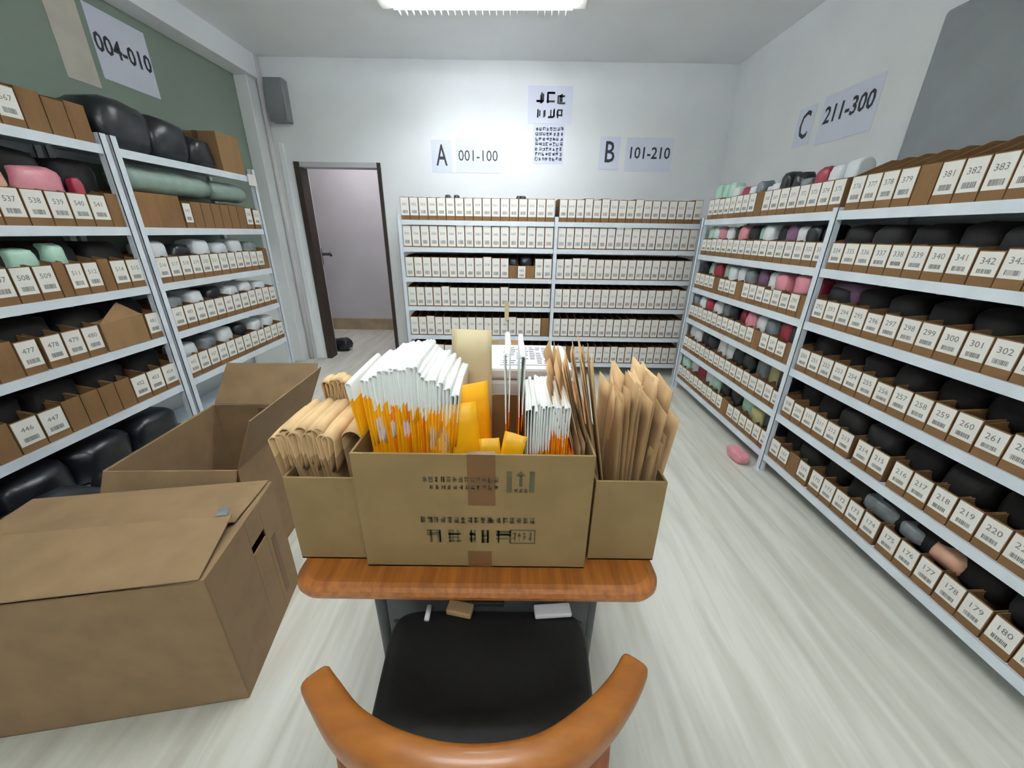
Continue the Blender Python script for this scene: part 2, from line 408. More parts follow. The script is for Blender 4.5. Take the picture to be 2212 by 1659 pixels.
for k, s in enumerate(specs):
    if k < 300 and area(s) > 0:
        key = (round(s['w'], 3), round(s['h'], 2), s['D'], round(s['H'], 3))
        if key not in body_cache:
            mb = MB(); bin_geo(mb, s['w'], round(s['h'], 2)+.0, s['D'], s['H']); body_cache[key] = mb.mesh('cardboard_bin', 'card_d')
        o = link('cardboard_bin', body_cache[key], None, 0, s['loc'], (0, 0, s['rz']))
        where = (SIDE[s['side']]+' '+s['bay']) if s['side'] != 'left' else 'left '+s['bay']
        if s['lab']:
            hq = round(s['h'], 2)
            lb = MB(); label_geo(lb, s['w'], hq, s['num'], s['z0'], hq-.004)
            lb.build('label', ['label', 'ink_grey'], o)
            tag(o, 'cardboard bin labelled %s on the %s shelf, %s' % (s['num'], ORD[s['row']], where), 'storage bin', 'labelled cardboard bins on the racks')
        else:
            near = min((q for q in specs if q is not s and q['lab'] and q['side'] == s['side'] and q['row'] == s['row']), key=lambda q: (Vector(q['loc'])-Vector(s['loc'])).length)
            dist = (Vector(near['loc'])-Vector(s['loc'])).length; steps = max(1, round(dist/.085))
            rel = {1: 'right beside', 2: 'two places from', 3: 'three places from', 4: 'four places from'}.get(steps, '%d places from' % steps)
            if s['side'] == 'back': side_ = 'left' if s['loc'][0] < near['loc'][0] else 'right'
            else: side_ = 'near' if s['loc'][1] < near['loc'][1] else 'far'
            tag(o, 'unlabelled bin %s bin %s, %s side, %s' % (rel, near['num'], side_, where), 'storage bin', 'plain cardboard bins on the racks')
    else:
        mb = MB(); bin_geo(mb, s['w'], s['h'], s['D'], s['H'], 0)
        if s['lab']: label_geo(mb, s['w'], s['h'], s['num'], s['z0'], s['h']-.004, 1)
        M = Matrix.Translation(s['loc']) @ Matrix.Rotation(s['rz'], 4, 'Z')
        rest.quads([M @ Vector(v) for v in mb.v], [], 0); o_ = len(rest.v)-len(mb.v)
        rest.f += [tuple(o_+i for i in f) for f in mb.f]; rest.mi += mb.mi
ro = rest.build('packed_cardboard_bins', ['card_d', 'label', 'ink_grey'])
tag(ro, 'tightly packed small labelled cardboard bins filling the distant shelves', 'storage bins', None, 'stuff')

# ------------------------------------------------------------------ soft bags
def bag_mesh(name, m, sx, sy, sz, seed, amp=.12, sq=.5):
    bm = bmesh.new(); bmesh.ops.create_icosphere(bm, subdivisions=3, radius=1)
    for v in bm.verts:
        p = v.co.normalized()
        q = Vector([math.copysign(abs(c)**sq, c) for c in p])
        n = noise.noise(p*1.7+Vector((seed, seed*.3, 0)))*amp + noise.noise(p*5+Vector((0, seed, 1)))*amp*.4
        q *= (1+n)
        v.co = Vector((q.x*sx/2, q.y*sy/2, (max(q.z, -1)+1)*sz/2))
    me = bpy.data.meshes.new(name); bm.to_mesh(me); bm.free(); me.materials.append(MAT[m])
    for p in me.polygons: p.use_smooth = True
    return me
bags = {}
def bag(name, m, sx, sy, sz, loc, label, cat, group=None, seed=None, rz=0, tilt=0, amp=.12):
    seed = seed if seed is not None else random.random()*50
    o = link(name, bag_mesh(name, m, sx, sy, sz, seed, amp), None, 0, loc, (tilt, 0, rz))
    return tag(o, label, cat, group)
# goods standing up out of the bins of the right rack's far bay
COL = {'whitebag': 'white', 'mint': 'mint green', 'pink': 'pink', 'red': 'dark red', 'purple': 'purple', 'blackplastic': 'black', 'greybag': 'grey', 'khaki': 'khaki'}
rows_far = {
    5: ['mint', 'mint', 'mint', 'whitebag', 'red', 'whitebag', 'greybag', 'whitebag', 'whitebag', 'blackplastic', 'blackplastic', 'greybag', 'red', 'whitebag', 'whitebag'],
    4: ['mint', 'whitebag', 'pink', 'whitebag', 'blackplastic', 'pink', 'blackplastic', 'mint', 'whitebag', 'blackplastic', 'purple', 'whitebag', 'blackplastic', 'blackplastic'],
    3: ['blackplastic', 'mint', 'red', 'mint', 'whitebag', 'whitebag', 'greybag', 'purple', 'whitebag', 'pink', 'pink', 'red'],
    2: ['greybag', 'whitebag', 'red', 'whitebag', 'greybag', 'blackplastic', 'red', 'pink', 'whitebag', 'greybag', 'red', 'blackplastic'],
    1: ['whitebag', 'whitebag', 'blackplastic', 'blackplastic', 'whitebag', 'whitebag', 'blackplastic', 'blackplastic', 'greybag', 'khaki', 'blackplastic'],
    0: ['mint', 'whitebag', 'red', 'whitebag', 'mint', 'blackplastic', 'blackplastic', 'mint', 'khaki', 'blackplastic'],
}
for r, cols in rows_far.items():
    n = len(cols); zt = RB[r]+.042+.09
    for i, c in enumerate(cols):
        y = 3.45-(3.45-2.16)*i/(n-1)
        top = (RB[r+1]-.012) if r < 5 else random.uniform(1.73, 1.80)
        if r == 5 and i < 3: top = 1.80
        hgt = (top-zt)*random.uniform(.93, 1.02) if r < 5 else top-zt
        same = [j for j, q in enumerate(cols) if q == c]
        pos = '' if len(same) == 1 else ', %s such from far end' % ['first', 'second', 'third', 'fourth', 'fifth', 'sixth', 'seventh'][same.index(i)]
        bag('garment_pouch', c, (.10 if c != 'pink' else .12), (3.45-2.16)/(n-1)*.96, hgt, (RX+.10+random.uniform(-.02, .02), y, zt),
            '%s pouch, %s-shelf bins, right rack far bay%s' % (COL[c], ORD[r], pos), 'pouch', 'plastic pouches standing in the right rack bins', amp=.16)
# black fillers added to deepen the shade inside the near bay bins
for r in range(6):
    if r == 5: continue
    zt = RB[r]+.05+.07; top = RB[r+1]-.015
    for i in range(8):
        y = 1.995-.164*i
        bag('pouch_or_shade_fill', 'shade_fill', .27, .160, (top-zt)*random.uniform(.86, .99), (RX+.195+random.uniform(-.02, .03), y, zt),
            'black shade filler in the %s-shelf bins, right rack near bay, %s from middle post' % (ORD[r], ['first', 'second', 'third', 'fourth', 'fifth', 'sixth', 'seventh', 'eighth'][i]), 'pouch', 'black shade fillers deep in the right bins', amp=.09)
bag('clear_bag', 'greybag', .13, .16, .09, (RX+.10, 1.38, .235), 'crumpled clear plastic bag bulging over the lowest right rack bins', 'bag', seed=3)
bag('clear_bag', 'greybag', .11, .10, .07, (RX+.09, 1.23, .245), 'small glossy clear plastic bag beside the dusky pink bag, lowest right shelf', 'bag', seed=8)
bag('dusky_pink_bag', 'peach', .12, .12, .085, (RX+.10, 1.10, .235), 'dusky pink bag bulging over the lowest right rack bins', 'bag', seed=9)
bag('pink_bag', 'pink', .14, .13, .12, (RX+.09, 2.22, 1.10), 'bright pink plastic bag beside the middle post, third-highest right shelf', 'bag', seed=12)
bag('purple_bag', 'purple', .14, .20, .10, (RX+.14, 1.98, 1.105), 'dark purple bag just near side of the middle post, right rack', 'bag', seed=15)
bag('pink_packet', 'pink', .09, .17, .075, (RX-.075, 2.215, 0.0), 'pink packet lying on the floor at the foot of the right rack', 'packet', seed=21, amp=.07)
# on the back rack
bag('pouch_or_shade_fill', 'blackplastic', .09, .13, .10, (.005, BY+.09, BB[3]+.042+.09), 'black pouch in the low open bins of the back rack, left one', 'pouch', seed=2)
bag('pouch_or_shade_fill', 'blackplastic', .12, .13, .10, (.13, BY+.09, BB[3]+.042+.10), 'black pouch in the low open bins of the back rack, right one', 'pouch', seed=4)
for i, x in enumerate((-.60, -.52, .05, .09)):
    bag('pouch_or_shade_fill', 'blackplastic', .05, .08, .05, (x, BY+.06, BB[5]+.042+.165), 'small dark pouch poking over top shelf of back rack, %s from left' % ['first', 'second', 'third', 'fourth'][i], 'pouch', seed=30+i, amp=.1)
tg = MB().box(-.021, .021, -.0015, .0015, 0, .18).build('hanging_tag', 'cream', None, loc=(-.052, BY-.012, .60)); tag(tg, 'cream paper tag hanging over the bins of the back rack', 'tag')

# goods on the left racks
def carton(name, x0, x1, y0, y1, z0, z1, m, label, cat='box', flaps=False, rz=0):
    e = empty(name, ((x0+x1)/2, (y0+y1)/2, z0), rz); tag(e, label, cat)
    hx, hy, hz = (x1-x0)/2, (y1-y0)/2, z1-z0
    MB().box(-hx, hx, -hy, hy, 0, hz).build('box_body', m, e, bevel=.003)
    MB().box(-.02, .02, -hy-.0006, hy+.0006, hz, hz+.0008).box(-.02, .02, -hy-.0012, -hy-.0002, hz-.05, hz+.0008).build('tape', 'tape', e)
    return e
zt = LB[5]+.042
for i, (y, sy, hh, g) in enumerate(((2.46, .32, .25, 3), (2.75, .30, .235, 6), (2.99, .22, .18, 9))):
    bag('black_sack', 'blackplastic', .30, sy, hh, (LX-.17, y, zt), ['largest black plastic sack on the top left shelf beside the post', 'middle black plastic sack on the top left shelf', 'smallest black sack on the top left shelf, against the brown box'][i], 'sack', 'black sacks on the top left shelf', seed=g)
carton('cardboard_box', LX-.30, LX-.01, 3.12, 3.36, zt, zt+.25, 'card', 'brown cardboard box standing on the far end of the top left shelf')
MB_ = MB().box(-.05, .05, -.0015, 0, 0, .08).build('paper_slip', 'label', None, loc=(LX+.008, 3.40, 1.74), rot=(0, 0, math.pi/2)); tag(MB_, 'small white paper slip on the far left rack post', 'paper')
z4 = LB[4]+.042
carton('cardboard_box', LX-.33, LX-.012, 2.335, 2.635, z4, z4+.185, 'card_d', 'wide plain brown box beside the post, second-highest left shelf')
def roll(y0, y1, x, z, r, label, seed):
    pts = [(0, t, 0) for t in (0, .01, (y1-y0)-.01, (y1-y0))]
    mb = MB().tube([(0, t*(y1-y0)/8, 0) for t in range(9)], [r*(.86 if t in (0, 8) else 1) for t in range(9)], 20)
    for i, v in enumerate(mb.v):
        n = noise.noise(Vector(v)*14+Vector((seed, 0, 0)))*.006; mb.v[i] = (v[0]+n, v[1], v[2]+n)
    o = mb.build('film_roll', 'sage', None, True, loc=(x, y0, z)); tag(o, label, 'roll', 'pale green film rolls'); return o
roll(2.36, 3.00, LX-.12, z4+.185+.075, .072, 'long pale green roll of film lying over the boxes, upper left shelf', 1)
roll(3.04, 3.40, LX-.12, z4+.18+.075, .066, 'short pale green roll of film at the far end, upper left shelf', 5)
bag('garment_pouch', 'peach', .10, .12, .16, (LX-.09, 1.74, z4+.09), 'peach pouch standing in the bins at the left edge, second-highest left shelf', 'pouch', seed=41)
bag('garment_pouch', 'pink', .12, .20, .16, (LX-.10, 1.93, z4+.09), 'dusty pink pouch standing in the second-highest left shelf bins', 'pouch', seed=42)
bag('garment_pouch', 'red', .05, .05, .13, (LX-.05, 2.07, z4+.09), 'small red packet standing in the second-highest left shelf bins', 'pouch', seed=43, amp=.08)
z3 = LB[3]+.042
bag('garment_pouch', 'mint', .10, .11, .13, (LX-.09, 1.74, z3+.09), 'mint green pouch in the third-highest left shelf bins, left one', 'pouch', seed=44)
bag('garment_pouch', 'mint', .10, .09, .15, (LX-.09, 1.87, z3+.09), 'mint green pouch in the third-highest left shelf bins, right one', 'pouch', seed=45)
nth = ['first', 'second', 'third', 'fourth', 'fifth', 'sixth', 'seventh', 'eighth']
for r, nm_ in ((3, 'third-highest'), (2, 'third-lowest'), (1, 'second-lowest')):
    zz = LB[r]+.042+.10; top = LB[r+1]-.012
    for i in range(6):
        y = 2.42+.175*i
        m = ['whitebag', 'whitebag', 'greybag', 'whitebag', 'blackplastic', 'whitebag'][(i+r) % 6]
        bag('garment_pouch', m, .16, .14, (top-zz)*random.uniform(.7, .98), (LX-.12, y, zz), '%s pouch over the bins, %s shelf, far left rack, %s from post' % (COL[m], nm_, nth[i]), 'pouch', 'plastic pouches on the far left rack')
for r, nm_ in ((4, 'second-highest'), (3, 'third-highest'), (2, 'third-lowest'), (1, 'second-lowest')):  # black fillers added to darken the shaded space behind these bins
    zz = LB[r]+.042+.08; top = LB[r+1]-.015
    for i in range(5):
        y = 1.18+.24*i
        bag('pouch_or_shade_fill', 'shade_fill', .22, .23, (top-zz)*random.uniform(.86, .98), (LX-.19, y, zz), 'black shade filler behind bins, %s shelf, near left rack, %s from near end' % (nm_, nth[i]), 'pouch', 'black shade fillers behind the left bins')
# torn brown box pile
z2 = LB[2]+.042
tb = empty('torn_cardboard_box', (LX-.13, 2.02, z2)); tag(tb, 'torn brown cardboard box with a peaked flap, third-lowest left shelf', 'box')
MB().box(-.12, .12, -.12, .12, 0, .15).build('box_body', 'card', tb, bevel=.003)
MB().quads([(.121, -.12, .15), (.121, .12, .15), (.09, .03, .235), (.118, -.12, .15), (.118, .12, .15), (.087, .03, .235)], ((0,1,2),(3,5,4),(0,2,5,3),(1,4,5,2),(0,3,4,1))).build('flap', 'card', tb)
# black bags on the lowest left shelf / floor
for i, (y, s_) in enumerate(((1.12, .30), (1.42, .28), (1.72, .28), (2.02, .28))):
    bag('black_sack', 'blackplastic', .32, .29, .22, (LX-.17, y, LB[0]+.042), 'black plastic sack on the lowest left shelf, %s from the near end' % nth[i], 'sack', 'black sacks on the lowest left shelf', seed=60+i)
bag('black_sack', 'blackplastic', .36, .42, .40, (-1.83, 1.16, 0), 'black plastic sack on the floor between near carton and left rack', 'sack', seed=71)
bag('black_sack', 'blackplastic', .26, .30, .36, (-1.84, 1.56, 0), 'black plastic sack on the floor beside the open carton', 'sack', seed=73)

# ------------------------------------------------------------------ wall papers and signs
def sign(name, label, w_, h_, loc, rot, texts, m='paper', cat='sign', group=None, glyphs=None):
    """paper in local XZ plane facing -y"""
    e = empty(name, loc); e.rotation_euler = rot; tag(e, label, cat, group)
    MB().box(-w_/2, w_/2, -.0015, 0, -h_/2, h_/2).build('paper_sheet', m, e)
    mb = MB()
    for (t, size, x, z, sx, bold) in texts:
        M = Matrix.Translation((x, -.0025, z)) @ Matrix.Rotation(math.pi/2, 4, 'X')
        add_text(mb, t, size, M, 0, bold, sx)
    if glyphs:
        for (x0, z0, cell, ncol, nrow, seed, gap) in glyphs:
            if mb.v: mb.build('lettering', 'ink', e); mb = MB()
            rnd = random.Random(seed)
            for i in range(ncol):
                for j in range(nrow):
                    cx, cz = x0+i*cell*gap, z0-j*cell*1.25
                    t = cell*.15
                    for q in range(5):
                        if rnd.random() < .5:
                            a = rnd.uniform(-.45, .45)*cell; mb.box(cx-cell*.4*rnd.uniform(.5, 1), cx+cell*.4*rnd.uniform(.5, 1), -.003, -.0016, cz+a-t/2, cz+a+t/2)
                        else:
                            a = rnd.uniform(-.4, .4)*cell; mb.box(cx+a-t/2, cx+a+t/2, -.003, -.0016, cz-cell*.45*rnd.uniform(.5, 1), cz+cell*.45*rnd.uniform(.5, 1))
    if mb.v: mb.build('lettering', 'ink', e)
    return e
yb = YB-.001
sign('wall_sign', 'white paper sign reading A on the back wall', .20, .28, (-.715, yb, 2.11), (0,0,0), [('A', .26, 0, 0, .62, .002)])
sign('wall_sign', 'white paper sign reading 001-100 on the back wall', .44, .29, (-.355, yb, 2.115), (0,0,0), [('001-100', .135, 0, 0, .88, .0)])
sign('wall_sign', 'white paper sign reading B on the back wall', .20, .28, (.94, yb, 2.16), (0,0,0), [('B', .26, 0, 0, .75, .002)])
sign('wall_sign', 'white paper sign reading 101-210 on the back wall', .46, .29, (1.33, yb, 2.15), (0,0,0), [('101-210', .14, 0, .01, .9, .002)])
sign('wall_notice', 'upper white notice sheet with large characters at centre of back wall', .42, .30, (.335, yb, 2.545), (0,0,0), [], glyphs=[(-.10, .055, .10, 3, 1, 5, 1.05), (-.08, -.065, .085, 3, 1, 15, 1.05)])
sign('wall_notice', 'lower white notice sheet filled with small characters at centre of back wall', .30, .33, (.335, yb, 2.225), (0,0,0), [], glyphs=[(-.115, .13, .034, 8, 7, 9, 1.0)])
xr = XR-.001
sign('wall_sign', 'white paper sign reading C on the right wall', .17, .24, (xr, 3.17, 2.145), (0,0,-math.pi/2), [('C', .24, 0, 0, .62, .002)])
sign('wall_sign', 'white paper sign reading 211-300 on the right wall', .44, .28, (xr, 2.80, 2.14), (0,0,-math.pi/2), [('211-300', .135, 0, .02, .86, .003)])
xl = XL+.001
sign('wall_sign', 'pale lavender paper sign reading 004-010 high on the green wall', .40, .37, (xl, 3.04, 2.45), (0,0,math.pi/2), [('004-010', .135, 0, 0, .86, .003)])
po = sign('wall_poster', 'plain beige paper sheet high on the green left wall beside the sign', .19, .46, (xl, 2.705, 2.43), (0,0,math.pi/2), [], m='paper_beige')
# grey panel on the right wall, small grey box by the door
gp = MB().box(XR-.044, XR, .75, 2.30, 1.62, 2.415).build('wall_panel', 'panel', bevel=.02); tag(gp, 'large flat grey panel mounted on the right wall above the top shelf', 'panel')
gb = empty('wall_box', (-2.21, YB-.0, 2.53)); tag(gb, 'small grey metal box mounted high on the wall left of the doorway', 'wall box')
MB().box(-.085, .085, -.10, 0, -.17, .17).build('box_body', 'boxgrey', gb, bevel=.006)
MB().box(-.07, .07, -.106, -.10, -.15, .15).build('cover', 'boxgrey', gb, bevel=.003)
bag('dark_bag', 'blackplastic', .20, .14, .15, (-2.14, 4.62, 0), 'dark bag on the corridor floor just inside the doorway', 'bag', seed=80, amp=.3)

# ------------------------------------------------------------------ big cartons on the floor
def shell(e, hx, hy, H, m, t=.006):
    b = MB()
    b.box(-hx, hx, -hy, -hy+t, 0, H); b.box(-hx, hx, hy-t, hy, 0, H)
    b.box(-hx, -hx+t, -hy+t, hy-t, 0, H); b.box(hx-t, hx, -hy+t, hy-t, 0, H); b.box(-hx, hx, -hy, hy, 0, t)
    return b
# near carton: right front bottom corner at (-.845,.755)
rot1 = math.radians(9.5); W1, D1, H1 = .78, .455, .515
corner = Vector((-.838, .757, 0)); R1 = Matrix.Rotation(rot1, 4, 'Z')
cen = corner+(R1 @ Vector((-W1/2, D1/2, 0)))
c1 = empty('large_carton', cen, rot1); tag(c1, 'large brown carton closest to the camera on the floor, flaps folded over', 'carton', 'large cartons on the floor')
# body with a real hand hole in the right side
b = MB(); t = .006; hx, hy = W1/2, D1/2
b.box(-hx, hx, -hy, -hy+t, 0, H1); b.box(-hx, hx, hy-t, hy, 0, H1); b.box(-hx, -hx+t, -hy+t, hy-t, 0, H1); b.box(-hx, hx, -hy, hy, 0, t)
hy0, hy1, hz0, hz1 = .00, .095, .375, .41
b.box(hx-t, hx, -hy+t, hy0, t, H1); b.box(hx-t, hx, hy1, hy-t, t, H1); b.box(hx-t, hx, hy0, hy1, t, hz0); b.box(hx-t, hx, hy0, hy1, hz1, H1)
b.build('box_body', 'card_box', c1, bevel=.0015)
def flap(parent, p0, p1, length, ang_up, inset=.0, m='card_box', t=.005, name='flap'):
    """flap hinged on p0-p1 (local, at rim height), extends to the left of p0->p1 direction, raised ang_up from horizontal"""
    p0, p1 = Vector(p0), Vector(p1); u = (p1-p0).normalized(); n = Vector((-u.y, u.x, 0))
    d_ = n*math.cos(ang_up)+Vector((0,0,1))*math.sin(ang_up); up = u.cross(d_).normalized()
    a, b_ = p0+u*.002, p1-u*.002
    vs = [a, b_, b_+d_*length-u*inset, a+d_*length+u*inset]; vs = vs+[v+up*t for v in vs]
    return MB().quads(vs, ((0,3,2,1),(4,5,6,7),(0,1,5,4),(1,2,6,5),(2,3,7,6),(3,0,4,7))).build(name, m, parent, bevel=.001)
flap(c1, (hx, -hy, H1), (hx, hy, H1), .16, math.radians(-3))            # right short flap lies under
flap(c1, (-hx, hy, H1), (-hx, -hy, H1), .16, math.radians(-3))
flap(c1, (hx-.01, hy, H1+.006), (-hx, hy, H1+.006), .235, math.radians(1.5), .01)
flap(c1, (-hx, -hy, H1+.008), (hx-.008, -hy, H1+.008), .225, math.radians(9), .012)
MB().box(-.016, .016, -.0012, 0, -.012, .014).build('sticker', 'greybag', c1, loc=(hx-.05, .0, H1+.055), rot=(math.radians(-60), 0, 0))
MB().box(hx, hx+.001, .12, .15, .06, .34).build('tape', 'tape', c1)
# second carton, open, behind
c2 = empty('large_carton', (-1.36, 1.575, 0), math.radians(2)); tag(c2, 'large open brown carton behind the near one, rear flap standing up', 'carton', 'large cartons on the floor')
hx2, hy2, H2 = .26, .315, .52
shell(c2, hx2, hy2, H2, 'card_box').build('box_body', 'card_box', c2, bevel=.0015)
flap(c2, (-hx2, hy2, H2), (hx2, hy2, H2), .25, math.radians(46))
flap(c2, (hx2, hy2, H2), (hx2, -hy2, H2), .24, math.radians(66))
flap(c2, (-hx2, -hy2, H2), (-hx2, hy2, H2), .18, math.radians(-70))
flap(c2, (hx2, -hy2, H2), (-hx2, -hy2, H2), .20, math.radians(-62))
MB().box(-.03, .03, hy2-.0066, hy2-.0058, .02, .5).build('tape', 'tape', c2)

# ------------------------------------------------------------------ table
TB = empty('table', (-.065, 1.15, 0)); tag(TB, 'small brown wooden table with rounded corners carrying the open cartons', 'table')
def rrect(hx, hy, r, n=8):
    pts = []
    for (cx, cy, a0) in ((hx-r, hy-r, 0), (-hx+r, hy-r, 90), (-hx+r, -hy+r, 180), (hx-r, -hy+r, 270)):
        for k in range(n+1):
            a = math.radians(a0+90*k/n); pts.append((cx+r*math.cos(a), cy+r*math.sin(a)))
    return pts
mb = MB(); rings = []
for (dz, ins) in ((-.052, .030), (-.045, .014), (-.034, .004), (-.022, 0), (-.010, .001), (-.003, .006), (0, .016)):
    rings.append([Vector((x, y, .75+dz)) for x, y in rrect(.385-ins, .60-ins, .055)])
mb.loft(rings); mb.build('tabletop', 'wood_t', TB, smooth=False)
for sx in (-1, 1):
    for sy in (-1, 1):
        if sy == -1: continue
        MB().tube([(sx*.30, sy*.50, 0), (sx*.30, sy*.50, .70)], [.016, .022], 12).build('leg', 'darkgrey', TB, smooth=True)
for sx in (-1, 1):
    MB().tube([(sx*.31, -.35, 0), (sx*.31, -.35, .70)], [.016, .022], 12).build('leg', 'darkgrey', TB, smooth=True)
MB().box(-.32, .32, -.50, -.48, .64, .70).box(-.32, .32, .50, .52, .64, .70).box(-.33, -.31, -.48, .52, .64, .70).box(.31, .33, -.48, .52, .64, .70).build('apron', 'wood_v', TB)
# dark cabinet standing below the table
cb = empty('under_table_cabinet', (-.06, .90, 0)); tag(cb, 'dark grey cabinet standing under the wooden table behind the chair', 'cabinet')
MB().box(-.285, .29, -.14, .2, .02, .56).build('cabinet_body', 'darkgrey', cb, bevel=.004)
for k in range(3):
    dr = MB().box(-.27, .275, -.152, -.14, .05+.17*k, .205+.17*k).build('drawer', 'darkgrey', cb, bevel=.003)
    MB().box(-.05, .05, -.165, -.152, .12+.17*k, .135+.17*k).build('handle', 'black', dr, bevel=.003)

# ------------------------------------------------------------------ cartons on the table
ZT = .7505
def open_box(name, label, x0, x1, y0, y1, H, m='card_tan', rz=0):
    e = empty(name, ((x0+x1)/2, (y0+y1)/2, ZT), rz); tag(e, label, 'carton', 'open cartons on the table')
    shell(e, (x1-x0)/2, (y1-y0)/2, H, m, .005).build('box_body', m, e, bevel=.001)
    return e
B2 = open_box('open_carton', 'widest open carton at the front centre of the table, holding yellow and white mailers', -.302, .163, .606, .895, .282)
B1 = open_box('open_carton', 'small open carton on the left end of the table, holding folded kraft bags', -.452, -.306, .624, .86, .212)
B3 = open_box('open_carton', 'small open carton on the right end of the table, holding kraft envelopes', .174, .319, .630, .88, .208)
fy = -(.895-.606)/2-.0004
MB().box(-.012, .042, fy-.0006, fy, .165, .2825).box(-.012, .042, fy-.0006, fy+.012, .2821, .2827).build('tape', 'tape', B2)
MB().box(-.016, .034, fy-.0006, fy, .002, .045).build('tape', 'tape', B2)
def front_marks():
    parts = [MB() for _ in range(4)]; mb = parts[0]; rnd = random.Random(21); y1_ = fy-.0003; y0_ = fy-.0011; cur = [0]
    def glyph(cx, cz, cw, ch, n=5, t=.0016):
        mb = parts[cur[0]]
        for q in range(n):
            if rnd.random() < .5:
                a = rnd.uniform(-.42, .42)*ch; mb.box(cx-cw*.42, cx+cw*.42*rnd.uniform(.4, 1), y0_, y1_, cz+a-t/2, cz+a+t/2)
            else:
                a = rnd.uniform(-.4, .4)*cw; mb.box(cx+a-t/2, cx+a+t/2, y0_, y1_, cz-ch*.45, cz+ch*.45)
    for i in range(13): glyph(-.094+i*.0115, .226, .0095, .013)
    for i in range(12): glyph(-.082+i*.0115, .208, .0085, .010)
    cur[0] = 1; mb = parts[1]
    # emblem: two uprights with an arrow between
    mb.box(.064, .074, y0_, y1_, .198, .246); mb.box(.108, .118, y0_, y1_, .198, .246)
    mb.box(.0885, .0945, y0_, y1_, .212, .238); mb.quads([(.081, y0_, .236), (.101, y0_, .236), (.091, y0_, .248)], ((0,1,2),))
    for i in range(3): glyph(.082+i*.010, .202, .008, .009)
    cur[0] = 2
    for i in range(11): glyph(-.104+i*.0135, .128, .012, .016, 6)
    for i in range(7): glyph(.036+i*.0135, .128, .012, .016, 6)
    # framed handling symbols in a row
    cur[0] = 3; mb = parts[3]
    def frame(x0, x1, z0, z1, t=.0022):
        mb.box(x0, x1, y0_, y1_, z0, z0+t); mb.box(x0, x1, y0_, y1_, z1-t, z1); mb.box(x0, x0+t, y0_, y1_, z0, z1); mb.box(x1-t, x1, y0_, y1_, z0, z1)
    zb0, zb1 = .068, .104
    x = -.104
    for w_ in (.038, .040, .018, .022, .042): 
        for q in range(3): glyph(x+w_/2, (zb0+zb1)/2, w_*.9, zb1-zb0, 3, .003)
        x += w_+.006
    frame(.072, .124, zb0, zb1)
    for i in range(4): glyph(.081+i*.011, .086, .009, .024, 4)
    return parts
for q_, n_ in zip(front_marks(), ('printed_text', 'printed_emblem', 'printed_text', 'printed_symbols')): q_.build(n_, 'ink_soft', B2)

# ------------------------------------------------------------------ mailers and kraft bags
def folded(name, mats, x, y0, y1, zb, zt, r, lean, split, thick=.0014, short=.12, seed=0, bow=0.0, top_lean=0, patch=None):
    """a flat bag folded over at the top (hairpin seen from the front), standing with its plane along y"""
    rnd = random.Random(seed); path = []
    H = zt-zb
    def bx(z): t_ = max(0, (z-zb)/H); return lean*t_+bow*math.sin(math.pi*t_)+top_lean*t_*t_
    zs = [zb+(H-r)*k/24 for k in range(25)]
    for z in zs: path.append((x-r*min(1, .35+.65*((z-zb)/H)**2)+bx(z), z))
    for k in range(1, 8):
        a = math.pi-math.pi*k/8; path.append((x+r*math.cos(a)+bx(zt), zt-r+r*math.sin(a)))
    for k in range(5):
        z = zt-r-short*k/4; path.append((x+r*(1-.6*k/4)+bx(z), z))
    n = 5; mb = MB(); rows = []
    for j in range(n):
        y = y0+(y1-y0)*j/(n-1); wv = math.sin(j*1.3+seed)*.0012
        rows.append([(px+wv*(pz-zb)/H, y, pz-(.004 if j in (0,)else 0)) for px, pz in path])
    vs = [p for r_ in rows for p in r_]; L = len(path); fs = []; mis = []
    for j in range(n-1):
        for k in range(L-1):
            fs.append((j*L+k, j*L+k+1, (j+1)*L+k+1, (j+1)*L+k))
            zc = (path[k][1]+path[k+1][1])/2; mis.append(0 if zc > split else (2 if patch and patch[0] < zc < patch[1] else 1))
    mb.v = vs; mb.f = fs; mb.mi = mis
    o = mb.build(name, mats, None, True)
    so = o.modifiers.new('thickness', 'SOLIDIFY'); so.thickness = thick; so.offset = 0
    return o
rm = random.Random(11)
# big fan of yellow mailers with white folded tops
N = 28
for i in range(N):
    t_ = i/(N-1); x = -.270+.135*t_
    zt_ = 1.155+.030*math.sin(min(1, t_*2.2)*math.pi/2)-.055*max(0, t_-.55)/.45+rm.uniform(-.006, .006)
    if i == 0: zt_ = 1.15
    o = folded('mailer_bag', ['white_film', 'orange' if i % 5 == 3 else 'yellow', 'pale_print'], x, .665+rm.uniform(0, .012), .855, ZT+.008, zt_, .0040+rm.uniform(0, .0012), (-.045 if i == 0 else -.022*(1-t_)+.028*t_), 1.118+rm.uniform(-.014, .012)-.045*t_, seed=i, short=.10+rm.uniform(0, .05), patch=((1.035, 1.075) if i in (4, 5, 8, 12, 13) else (1.0, 1.05) if i in (20, 21, 23, 24, 25) else None))
    tag(o, 'yellow plastic mailer folded over with white top, in the left fan of the widest carton' if i else 'yellow mailer with white top splayed out leftmost in the widest carton', 'mailer', 'yellow and white mailers in the widest carton' if i else None)
